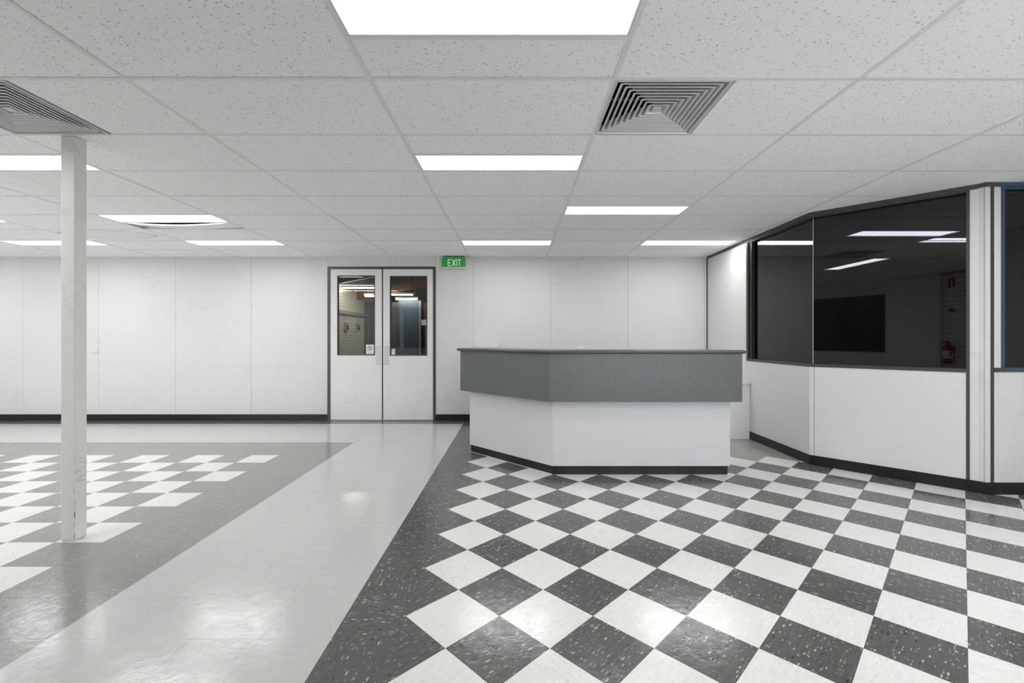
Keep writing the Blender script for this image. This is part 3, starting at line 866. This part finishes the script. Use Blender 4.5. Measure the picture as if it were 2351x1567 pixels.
MB().prism([(GC[0] - 0.002, GC[1]), (GC[0] + 0.002, GC[1] - 0.002), (GC[0] + 0.004, GC[1] + 0.002), (GC[0] + 0.001, GC[1] + 0.004)], SILL + 0.03, HEADZ - 0.004).build('glass_joint', M['seal'], w1)
# frontal blue-framed window, cut by the right edge
w2 = empty('window_2', (4.8, P3[1], 1.0), 'structure')
xa_, xb_ = x3(2298), XR
MB().box(xa_, ya - 0.010, 1.03, xa_ + 0.022, yb_, HEADZ + 0.012).build('jamb', M['trim_blue'], w2)
MB().box(xb_ - 0.022, ya - 0.010, 1.03, xb_, yb_, HEADZ + 0.012).build('jamb', M['trim_blue'], w2)
MB().box(x3(2281), ya - 0.010, 0.997, xa_ + 0.021, yb_, 1.03).build('sill', M['trim'], w2)
MB().box(xa_ + 0.0212, ya - 0.010, 0.997, xb_, yb_, 1.03).build('sill', M['trim_blue'], w2)
MB().box(xa_ + 0.022, ya + 0.001, HEADZ - 0.004, xb_ - 0.022, yb_, HEADZ + 0.012).build('head', M['trim_blue'], w2)
MB().box(xa_ + 0.022, ya + 0.03, 1.03, xb_ - 0.022, ya + 0.0305, HEADZ - 0.004).build('glass_pane', M['glass_tint'], w2)
# black skirting
bh = 0.096
MB().prism([(P1[0] - 0.009, P1[1] - 0.0037), (P1[0], P1[1]), (P1[0], 5.66), (P1[0] - 0.009, 5.66)], 0, bh).build('baseboard_right', M['kick'], None, kind='structure')
MB().prism([(P1[0] - 0.009, P1[1] - 0.0037), (P2[0] - 0.008, P2[1] - 0.006), P2, P1], 0, bh).build('baseboard_right', M['kick'], None, kind='structure')
MB().prism([(P2[0] - 0.008, P2[1] - 0.006), (P3[0] - 0.006, P3[1] - 0.012), P3, P2], 0, bh).build('baseboard_right', M['kick'], None, kind='structure')
MB().prism([(P3[0] - 0.006, P3[1] - 0.012), (XR, P3[1] - 0.012), (XR, P3[1]), P3], 0, bh).build('baseboard_right', M['kick'], None, kind='structure')

# ------------------------------------------------------------------ walls out of the picture, seen only in reflections
MB().box(XL - 0.12, 1.3, 0, XL, YB + 0.012, CEIL + 0.30).build('wall_left', M['wall'], None, kind='structure')
wfr = empty('wall_front', (0, YF, 0), 'structure')
WX0, WX1, WZ0, WZ1 = 1.0, 4.3, 0.45, 2.25
for bx in ((-1.9, 0, WX0, CEIL + 0.3), (WX1, 0, XO + 0.12, CEIL + 0.3), (WX0, 0, WX1, WZ0), (WX0, WZ1, WX1, CEIL + 0.3)):
    MB().box(bx[0], YF - 0.11, bx[1], bx[2], YF - 0.012, bx[3]).build('core', M['wall_core'], wfr)
# painted bricks near the signs, one by one; the rest of the wall as one mass
brick = MB().box(-0.115, -0.012, 0.0, 0.115, 0.0, 0.076, 0.003, 1).mesh('brick', M['brick_white'])
rest = MB()
for row in range(int(CEIL / 0.086)):
    z = row * 0.086
    i = 0
    x = XL - (0.12 if row % 2 else 0)
    while x < XO:
        inwin = x + 0.23 > WX0 and x < WX1 and z + 0.076 > WZ0 and z < WZ1
        if not inwin:
            if -1.2 < x < -0.3 and z > 0.85:
                o = link('brick', brick, (x + 0.115, YF + random.uniform(-0.001, 0.001), z), wfr)
            elif A1[0] - 0.3 < x < XR:
                rest.box(x, YF - 0.012, z, x + 0.23, YF, z + 0.076)
        x += 0.24
rest.build('brickwork', M['brick_white'], wfr, kind='stuff')
w4 = empty('added_window_4', ((WX0 + WX1) / 2, YF, WZ0), 'structure')  # unseen window, added so daylight brightens the counter front and walls
fr = MB()
for (a, b, c, d) in ((WX0, WZ0, WX0 + 0.05, WZ1), (WX1 - 0.05, WZ0, WX1, WZ1), (WX0 + 0.05, WZ0, WX1 - 0.05, WZ0 + 0.05), (WX0 + 0.05, WZ1 - 0.05, WX1 - 0.05, WZ1), (2.625, WZ0 + 0.05, 2.675, WZ1 - 0.05)):
    fr.box(a, YF - 0.09, b, c, YF - 0.03, d)
fr.build('frame', M['steel_dull'], w4)
MB().box(WX0 + 0.05, YF - 0.062, WZ0 + 0.05, 2.625, YF - 0.0615, WZ1 - 0.05).build('glass_pane', M['glass_window'], w4)
MB().box(2.675, YF - 0.062, WZ0 + 0.05, WX1 - 0.05, YF - 0.0615, WZ1 - 0.05).build('glass_pane', M['glass_window'], w4)
# angled partition behind the camera with an unlit office window
wa = empty('wall_front_angled', (-3.0, 0.4, 0), 'structure')
def onA(t): return (A1[0] + (A2[0] - A1[0]) * t, A1[1] + (A2[1] - A1[1]) * t)
M['wall_dim'] = painted('grey_wall_panel', (0.76, 0.755, 0.755), 0.5, 0.05)
tA, tB = 0.20, 0.72
def slabA(t0, t1, z0, z1, d=0.08, mb=None): return (mb or MB()).wall(onA(t1), onA(t0), d, z0, z1)
slabA(0, tA, 0, CEIL + 0.01).build('panel', M['wall_dim'], wa)
slabA(tB, 1, 0, CEIL + 0.01).build('panel', M['wall_dim'], wa)
slabA(tA, tB, 0, 1.0).build('panel', M['wall_dim'], wa)
slabA(tA, tB, 2.19, CEIL + 0.01).build('panel', M['wall_dim'], wa)
wfl = empty('wall_front_left', ((XL + A2[0]) / 2, A2[1], 0), 'structure')
FX0, FX1, FZ0, FZ1 = -7.5, A2[0] - 0.2, 0.3, 2.1
for bx in ((XL, 0, FX0, CEIL + 0.3), (FX1, 0, A2[0], CEIL + 0.3), (FX0, 0, FX1, FZ0), (FX0, FZ1, FX1, CEIL + 0.3)):
    MB().box(bx[0], A2[1] - 0.09, bx[1], bx[2], A2[1], bx[3]).build('panel', M['wall'], wfl)
w5 = empty('added_window_5', ((FX0 + FX1) / 2, A2[1], FZ0), 'structure')  # second added window, out of view, brightens the left side and post
fr = MB()
xm_ = (FX0 + FX1) / 2
for (a, b, c, d) in ((FX0, FZ0, FX0 + 0.05, FZ1), (FX1 - 0.05, FZ0, FX1, FZ1), (FX0 + 0.05, FZ0, FX1 - 0.05, FZ0 + 0.05), (FX0 + 0.05, FZ1 - 0.05, FX1 - 0.05, FZ1), (xm_ - 0.025, FZ0 + 0.05, xm_ + 0.025, FZ1 - 0.05)):
    fr.box(a, A2[1] - 0.07, b, c, A2[1] - 0.02, d)
fr.build('frame', M['steel_dull'], w5)
MB().box(FX0 + 0.05, A2[1] - 0.045, FZ0 + 0.05, xm_ - 0.025, A2[1] - 0.0445, FZ1 - 0.05).build('glass_pane', M['glass_window'], w5)
MB().box(xm_ + 0.025, A2[1] - 0.045, FZ0 + 0.05, FX1 - 0.05, A2[1] - 0.0445, FZ1 - 0.05).build('glass_pane', M['glass_window'], w5)
w3 = empty('window_3', (*onA(0.45), 1.0), 'structure')
def shiftA(p, d):
    L = math.hypot(A2[0] - A1[0], A2[1] - A1[1]); n = ((A2[1] - A1[1]) / L, -(A2[0] - A1[0]) / L)
    return (p[0] - n[0] * d, p[1] - n[1] * d)
fr = MB()
for (t0, t1, z0, z1) in ((tA, tA + 0.008, 1.0, 2.19), (tB - 0.008, tB, 1.0, 2.19), (tA + 0.008, tB - 0.008, 1.0, 1.03), (tA + 0.008, tB - 0.008, 2.16, 2.19)):
    fr.wall(shiftA(onA(t1), -0.02), shiftA(onA(t0), -0.02), 0.04, z0, z1)
fr.build('frame', M['frame_black'], w3)
MB().wall(shiftA(onA(tB - 0.008), -0.035), shiftA(onA(tA + 0.008), -0.035), 0.0005, 1.03, 2.16).build('glass_pane', M['glass_tint'], w3)

MB().wall(shiftA(onA(tB), 0.0), shiftA(onA(tA), 0.0), 0.05, 0.98, 2.21).build('dark_backing', M['vent_dark'], w3)  # dark board added behind the pane: stands for the unlit room, blocks daylight

# fire point on the brick wall (shows as a reflection in the tinted glass)
def fsign(name, x, z, w, h, label, draw, cat='sign'):
    t = thing(name, (x, YF, z - h / 2), label, cat)
    MB().box(x - w / 2, YF + 0.001, z - h / 2, x + w / 2, YF + 0.004, z + h / 2).build('plate', M['sign_white'], t)
    draw(t, x, z, w, h)
def d_ext(t, x, z, w, h):
    MB().box(x - w * 0.44, YF + 0.004, z - h * 0.32, x + w * 0.44, YF + 0.006, z + h * 0.46).build('red_field', M['red'], t)
    e = MB(); e.box(x - w * 0.1, YF + 0.006, z - h * 0.2, x + w * 0.1, YF + 0.0075, z + h * 0.28); e.box(x - w * 0.05, YF + 0.006, z + h * 0.28, x + w * 0.05, YF + 0.0075, z + h * 0.38)
    e.build('extinguisher_symbol', M['sign_white'], t)
def d_round(t, x, z, w, h):
    R = w * 0.4
    top = MB(); ringm = MB(); n = 24
    top.add([(x + R * math.cos(math.pi * i / n), YF + 0.0052, z + R * math.sin(math.pi * i / n)) for i in range(n + 1)][::-1], [tuple(range(n + 1))])
    top.build('red_half', M['red'], t)
    for i in range(n):
        a0, a1 = 2 * math.pi * i / n, 2 * math.pi * (i + 1) / n
        ringm.add([(x + r_ * math.cos(a), YF + 0.0048, z + r_ * math.sin(a)) for r_, a in ((R, a0), (R, a1), (R * 0.9, a1), (R * 0.9, a0))][::-1], [(0, 1, 2, 3)])
    ringm.build('red_ring', M['red'], t)
fsign('extinguisher_sign', -0.86, 2.31, 0.15, 0.23, 'red and white fire extinguisher sign on the white brick wall', d_ext)
fsign('warning_sign', -0.86, 1.77, 0.2, 0.22, 'white sign with a half red disc on the brick wall', d_round)
fe = thing('fire_extinguisher', (-0.84, YF + 0.10, 0.80), 'red fire extinguisher with a white label hung on the brick wall', 'extinguisher')
MB().lathe([(0.0, 0.80), (0.06, 0.80), (0.07, 0.815), (0.07, 1.10), (0.055, 1.14), (0.022, 1.165), (0.022, 1.19), (0.0, 1.19)], -0.84, YF + 0.10).build('cylinder', M['red'], fe, smooth=True)
MB().lathe([(0.0708, 0.90), (0.0712, 0.905), (0.0712, 1.04), (0.0708, 1.045)], -0.84, YF + 0.10).build('band_label', M['sign_white'], fe, smooth=True)
MB().box(-0.855, YF + 0.06, 1.19, -0.825, YF + 0.19, 1.205).box(-0.852, YF + 0.08, 1.215, -0.828, YF + 0.2, 1.228).box(-0.85, YF + 0.085, 1.2, -0.83, YF + 0.115, 1.22).build('handle', M['black'], fe)
MB().tube([(-0.84, YF + 0.12, 1.19), (-0.77, YF + 0.14, 1.18), (-0.745, YF + 0.14, 1.1), (-0.755, YF + 0.13, 0.95)], 0.009).build('hose', M['black'], fe, smooth=True)
MB().box(-0.87, YF, 1.0, -0.81, YF + 0.03, 1.1).build('bracket', M['black'], fe)

# ------------------------------------------------------------------ dark office behind the tinted glass
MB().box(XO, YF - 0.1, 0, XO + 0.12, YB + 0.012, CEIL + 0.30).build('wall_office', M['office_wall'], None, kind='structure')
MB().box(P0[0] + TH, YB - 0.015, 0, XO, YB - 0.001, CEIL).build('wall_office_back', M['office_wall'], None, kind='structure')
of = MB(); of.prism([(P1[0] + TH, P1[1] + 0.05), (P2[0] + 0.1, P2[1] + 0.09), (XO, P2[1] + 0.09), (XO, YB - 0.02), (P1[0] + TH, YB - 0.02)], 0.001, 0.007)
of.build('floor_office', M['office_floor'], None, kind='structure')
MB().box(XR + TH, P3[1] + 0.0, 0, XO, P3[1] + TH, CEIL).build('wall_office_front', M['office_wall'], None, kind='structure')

# ------------------------------------------------------------------ steel post
p = MB(); p.box(-2.848, 2.802, 0, -2.760, 2.884, CEIL - 0.0005, 0.006, 2)
post = p.build('support_post', M['post'])
tag(post, 'white painted square steel post standing on the grey check, floor to ceiling', 'post')
k = N(M['post'])
g = k.n('ShaderNodeNewGeometry'); sp = k.n('ShaderNodeSeparateXYZ'); k.l(g.outputs['Position'], sp.inputs[0])
scr = k.noise(k.scaled(g.outputs['Position'], (2, 14, 150)), 1.0, 4, 0.6)
band = k.math('MULTIPLY', k.math('GREATER_THAN', sp.outputs[2], 0.36), k.math('LESS_THAN', sp.outputs[2], 0.56))
side = k.math('GREATER_THAN', sp.outputs[0], -2.7615)
msk = k.math('MULTIPLY', k.math('MULTIPLY', band, side), k.math('GREATER_THAN', scr, 0.54))
chip = k.noise(k.scaled(g.outputs['Position'], (60, 60, 14)), 1.0, 3, 0.6)
edge = k.math('MULTIPLY', k.math('GREATER_THAN', sp.outputs[0], -2.7645), k.math('LESS_THAN', sp.outputs[1], 2.8065))
low = k.math('LESS_THAN', sp.outputs[2], 0.32)
chm = k.math('MULTIPLY', k.math('MULTIPLY', edge, low), k.math('GREATER_THAN', chip, 0.54))
old = k.b.inputs['Base Color'].links[0].from_socket
c1 = k.mix(k.math('MULTIPLY', msk, 0.28), old, (0.25, 0.25, 0.24))
k.l(k.mix(chm, c1, (0.2, 0.19, 0.175)), k.b.inputs['Base Color'])

# ------------------------------------------------------------------ reception counter
LC, CC, RC = (-0.51, 5.02), (0.345, 4.165), (2.0, 4.165)
rc = thing('reception_counter', (0.7, 4.4, 0), 'angled reception counter with charcoal fascia over white panels and black plinth', 'counter')
nL = (-r2, -r2)
def corner(d):                                # mitred corner pushed out by d
    return (CC[0] - d * math.tan(math.radians(22.5)), CC[1] - d)
def left(d, e=0.0):                           # left end pushed out by d and lengthened by e
    return (LC[0] - r2 * d - r2 * e, LC[1] - r2 * d + r2 * e)
def right(d, e=0.0): return (RC[0] + e, RC[1] - d)
def wing_l(d0, d1, z0, z1, e=0.0, bev=0, g=0.0006):
    a, b = corner(d1), corner(d0)
    return MB().prism([left(d1, e), (a[0] - g, a[1] + g * 0.4), (b[0] - g, b[1] + g * 0.4), left(d0, e)], z0, z1, bev, only=(0, 3) if bev else None)
def wing_r(d0, d1, z0, z1, e=0.0, bev=0, g=0.0006):
    return MB().prism([corner(d1), right(d1, e), right(d0, e), corner(d0)], z0, z1, bev, only=(0, 1) if bev else None)
wing_l(-0.020, 0, 0.082, 1.128).build('front_panel', M['laminate_white'], rc, label='white panel on the angled wing')
wing_r(-0.020, 0, 0.082, 1.128).build('front_panel', M['laminate_white'], rc, label='white panel facing the camera')
# end panels
MB().box(RC[0] - 0.02, RC[1] + 0.0202, 0.082, RC[0], RC[1] + 0.32, 1.128).build('end_panel', M['laminate_white'], rc)
a = left(-0.0202); b = left(-0.32)
MB().prism([a, (a[0] + r2 * 0.02, a[1] - r2 * 0.02), (b[0] + r2 * 0.02, b[1] - r2 * 0.02), b], 0.082, 1.128).build('end_panel', M['laminate_white'], rc)
wing_l(-0.030, -0.012, 0, 0.0818, e=-0.008).build('plinth', M['kick'], rc)
wing_r(-0.030, -0.012, 0, 0.0818, e=-0.018).build('plinth', M['kick'], rc)
wing_l(0.0003, 0.085, 0.690, 1.130, e=0.062).build('fascia', M['fascia'], rc)
wing_r(0.0003, 0.085, 0.690, 1.130, e=0.070).build('fascia', M['fascia'], rc)
wl = wing_l(-0.330, 0.112, 1.1305, 1.162, e=0.092, bev=0.013); wl.build('worktop', M['worktop'], rc)
wr_ = wing_r(-0.330, 0.112, 1.1305, 1.162, e=0.093, bev=0.013); wr_.build('worktop', M['worktop'], rc)
# seal line where plinth meets the floor
wing_l(-0.0119, -0.008, 0, 0.003, e=-0.008).build('floor_seal', M['laminate_edge'], rc)

sb = thing('white_box', (0.64, 4.40, 1.162), 'small white plastic box lying on the counter top', 'box')
MB().box(0.605, 4.385, 1.162, 0.673, 4.425, 1.184, 0.004).build('body', M['plastic'], sb)
MB().box(0.607, 4.387, 1.1842, 0.671, 4.423, 1.188, 0.0015).build('lid', M['sign_white'], sb)

# cabinet behind the counter by the back wall: only its top shows
cb = thing('storage_cabinet', (-0.42, 6.65, 0), 'white storage cabinet against the back wall, only its top showing behind the counter', 'cabinet')
ya_, yb2 = 6.40, YB - 0.012
MB().box(-0.585, ya_ + 0.02, 0.1, -0.27, yb2, 1.140).build('body', M['laminate_white'], cb)
MB().box(-0.565, ya_ + 0.05, 0.0, -0.29, yb2, 0.1).build('plinth', M['kick'], cb)
MB().box(-0.600, ya_, 1.1402, -0.252, yb2, 1.168, 0.002).build('top', M['laminate_white'], cb)
for i in range(2):
    x0 = -0.583 + i * 0.157
    d = MB().box(x0, ya_ + 0.003, 0.105, x0 + 0.153, ya_ + 0.0198, 1.135, 0.001, 1).build('door', M['laminate_white'], cb)
    hx = x0 + (0.14 if i == 0 else 0.013)
    MB().box(hx - 0.005, ya_ - 0.018, 0.75, hx + 0.005, ya_ + 0.003, 0.87, 0.002).build('handle', M['steel_dull'], d)

# low bench return behind the counter, against the right wall
dk = thing('work_bench', (2.6, 6.2, 0), 'low white work bench behind the counter, end panel against the right partition', 'bench')
MB().box(2.20, 5.66, 0.0, 2.969, 5.68, 0.690).build('end_panel', M['laminate_edge'], dk)
MB().box(2.20, 6.86, 0.0, 2.945, 6.88, 0.690).build('end_panel', M['laminate_edge'], dk)
MB().box(2.18, 5.635, 0.6905, 2.968, 6.90, 0.720, 0.002).build('bench_top', M['laminate_white'], dk)
MB().box(2.90, 5.682, 0.30, 2.918, 6.858, 0.690).build('modesty_panel', M['laminate_edge'], dk)

# ------------------------------------------------------------------ warehouse behind the doors
WY1 = 14.0; WXL = -4.73; WXR = -0.6; WH = 3.55
YW0 = YB + 0.131
wh = empty('warehouse_shell', (-2.6, 10.5, 0), 'structure'); 
wh.name = 'wall_warehouse'; WORLD[wh.name] = Vector((-2.6, 10.5, 0))
MB().box(WXL - 0.1, YW0, 0, WXL, WY1 + 3, WH + 0.6).build('brick_wall', M['brick_cream'], wh)
MB().box(WXL, WY1, 0, -3.64, WY1 + 0.1, 2.42).build('grey_wall', M['brick_grey'], wh)
MB().box(-3.64, WY1 - 0.05, 0, -3.0, WY1 + 0.1, 2.46).build('blue_panel', M['blue_panel'], wh)
MB().box(-4.50, WY1 - 0.04, 0, -4.15, WY1, 2.42).build('blue_panel', M['blue_panel'], wh)
MB().box(-3.0, WY1 - 0.06, 0, -2.945, WY1 + 0.1, 2.46).build('opening_frame', M['grey_panel'], wh)
MB().box(-2.945, WY1 + 0.3, 0, WXR, WY1 + 0.4, 2.42).build('dark_wall', M['office_wall'], wh)
MB().box(-2.94, WY1 - 0.02, 1.69, -1.8, WY1 + 0.02, 1.86).build('rail', M['wall'], wh)
MB().box(-2.84, WY1 + 0.1, 0, -2.78, WY1 + 0.14, 1.69).build('mullion', M['grey_panel'], wh)
MB().box(WXL - 0.1, WY1 + 2.9, 0, WXR + 0.1, WY1 + 3, WH + 0.6).build('end_wall', M['roof'], wh)
MB().box(WXR, YW0, 0, WXR + 0.1, WY1 + 3, WH + 0.6).build('side_wall', M['grey_panel'], wh)
MB().box(WXL - 0.1, YW0 - 0.12, -0.15, WXR + 0.1, WY1 + 3, -0.002).build('floor_warehouse', M['concrete'], None, kind='structure')
MB().box(WXL - 0.1, YW0, WH + 0.5, WXR + 0.1, WY1 + 3, WH + 0.62).build('ceiling_warehouse', M['roof'], None, kind='structure')
MB().box(WXL, YW0, CEIL + 0.3, WXR, YW0 + 0.05, WH + 0.5).build('upper_wall', M['roof'], wh)
MB().box(WXL, 9.0, 1.95, WXL + 0.07, WY1 - 0.001, 2.04).build('duct', M['grey_panel'], wh)
# timber roof trusses
for i, (y, z) in enumerate(((9.4, 2.72), (11.6, 2.95), (13.4, 2.72))):
    t = thing('timber_truss', (-2.7, y, z), ('nearest', 'middle', 'farthest')[i] + ' red-brown timber roof truss seen through the door glass', 'truss', 'timber roof trusses beyond the doors')
    b = MB(); b.add([(x, yy, zz) for yy in (y - 0.04, y + 0.04) for (x, zz) in ((WXL, z - 0.28), (-2.6, z + 0.12), (WXR, z - 0.16), (WXR, z + 0.04), (-2.6, z + 0.32), (WXL, z - 0.06))],
          [(0, 1, 4, 5), (1, 2, 3, 4), (11, 10, 7, 6), (10, 9, 8, 7), (0, 6, 7, 1), (1, 7, 8, 2), (5, 4, 10, 11), (4, 3, 9, 10)])
    b.build('bottom_chord', M['timber'], t)
    for xx in (-4.1, -3.3, -2.4):
        w_ = MB(); w_.tube([(xx, y, z + 0.05), (xx + 0.5, y, WH + 0.5)], 0.04, 4); w_.build('web_strut', M['timber'], t)
for i, (x0, x1, y, z, lab) in enumerate(((-4.64, -3.77, 12.0, 2.62, 'long batten light across the left door glass'), (-4.25, -3.80, 12.6, 2.46, 'short bright batten light low in the left door glass, by the red-brown truss'),
                                    (-2.85, -2.25, 13.5, 2.93, 'batten light in the top right corner of the right door glass'), (-3.75, -2.96, 13.0, 2.53, 'upper one of two batten lights across the right door glass'), (-3.7, -3.0, 13.8, 2.47, 'farthest batten light, lowest in the right door glass'))):
    t = thing('batten_light', ((x0 + x1) / 2, y, z), lab, 'light', 'batten lights beyond the doors')
    MB().box(x0, y - 0.04, z + 0.03, x1, y + 0.04, z + 0.08).build('housing', M['plastic'], t)
    MB().tube([(x0 + 0.02, y, z + 0.013), (x1 - 0.02, y, z + 0.013)], 0.012 if i > 2 else 0.02, 8).build('lamp_tube', M['lamp_warm'], t)
    for xx in (x0 + 0.1, x1 - 0.1):
        MB().tube([(xx, y, z + 0.08), (xx, y, WH + 0.5)], 0.006, 5).build('suspension_rod', M['steel_dull'], t)
for i, y in enumerate((12.45, 13.35)):
    t = thing('switch_box', (WXL, y, 1.55), ('left' if i == 0 else 'right') + ' one of two grey switch boxes on the cream brick wall', 'switch box', 'switch boxes on the brick wall')
    MB().box(WXL + 0.001, y - 0.1, 1.50, WXL + 0.06, y + 0.1, 1.72).build('box', M['steel_dull'], t)
    MB().box(WXL + 0.06, y - 0.05, 1.54, WXL + 0.075, y + 0.05, 1.62).build('switch', M['black'], t)
    MB().tube([(WXL + 0.02, y, 1.72), (WXL + 0.02, y, 1.95)], 0.008, 6).build('conduit', M['steel_dull'], t)
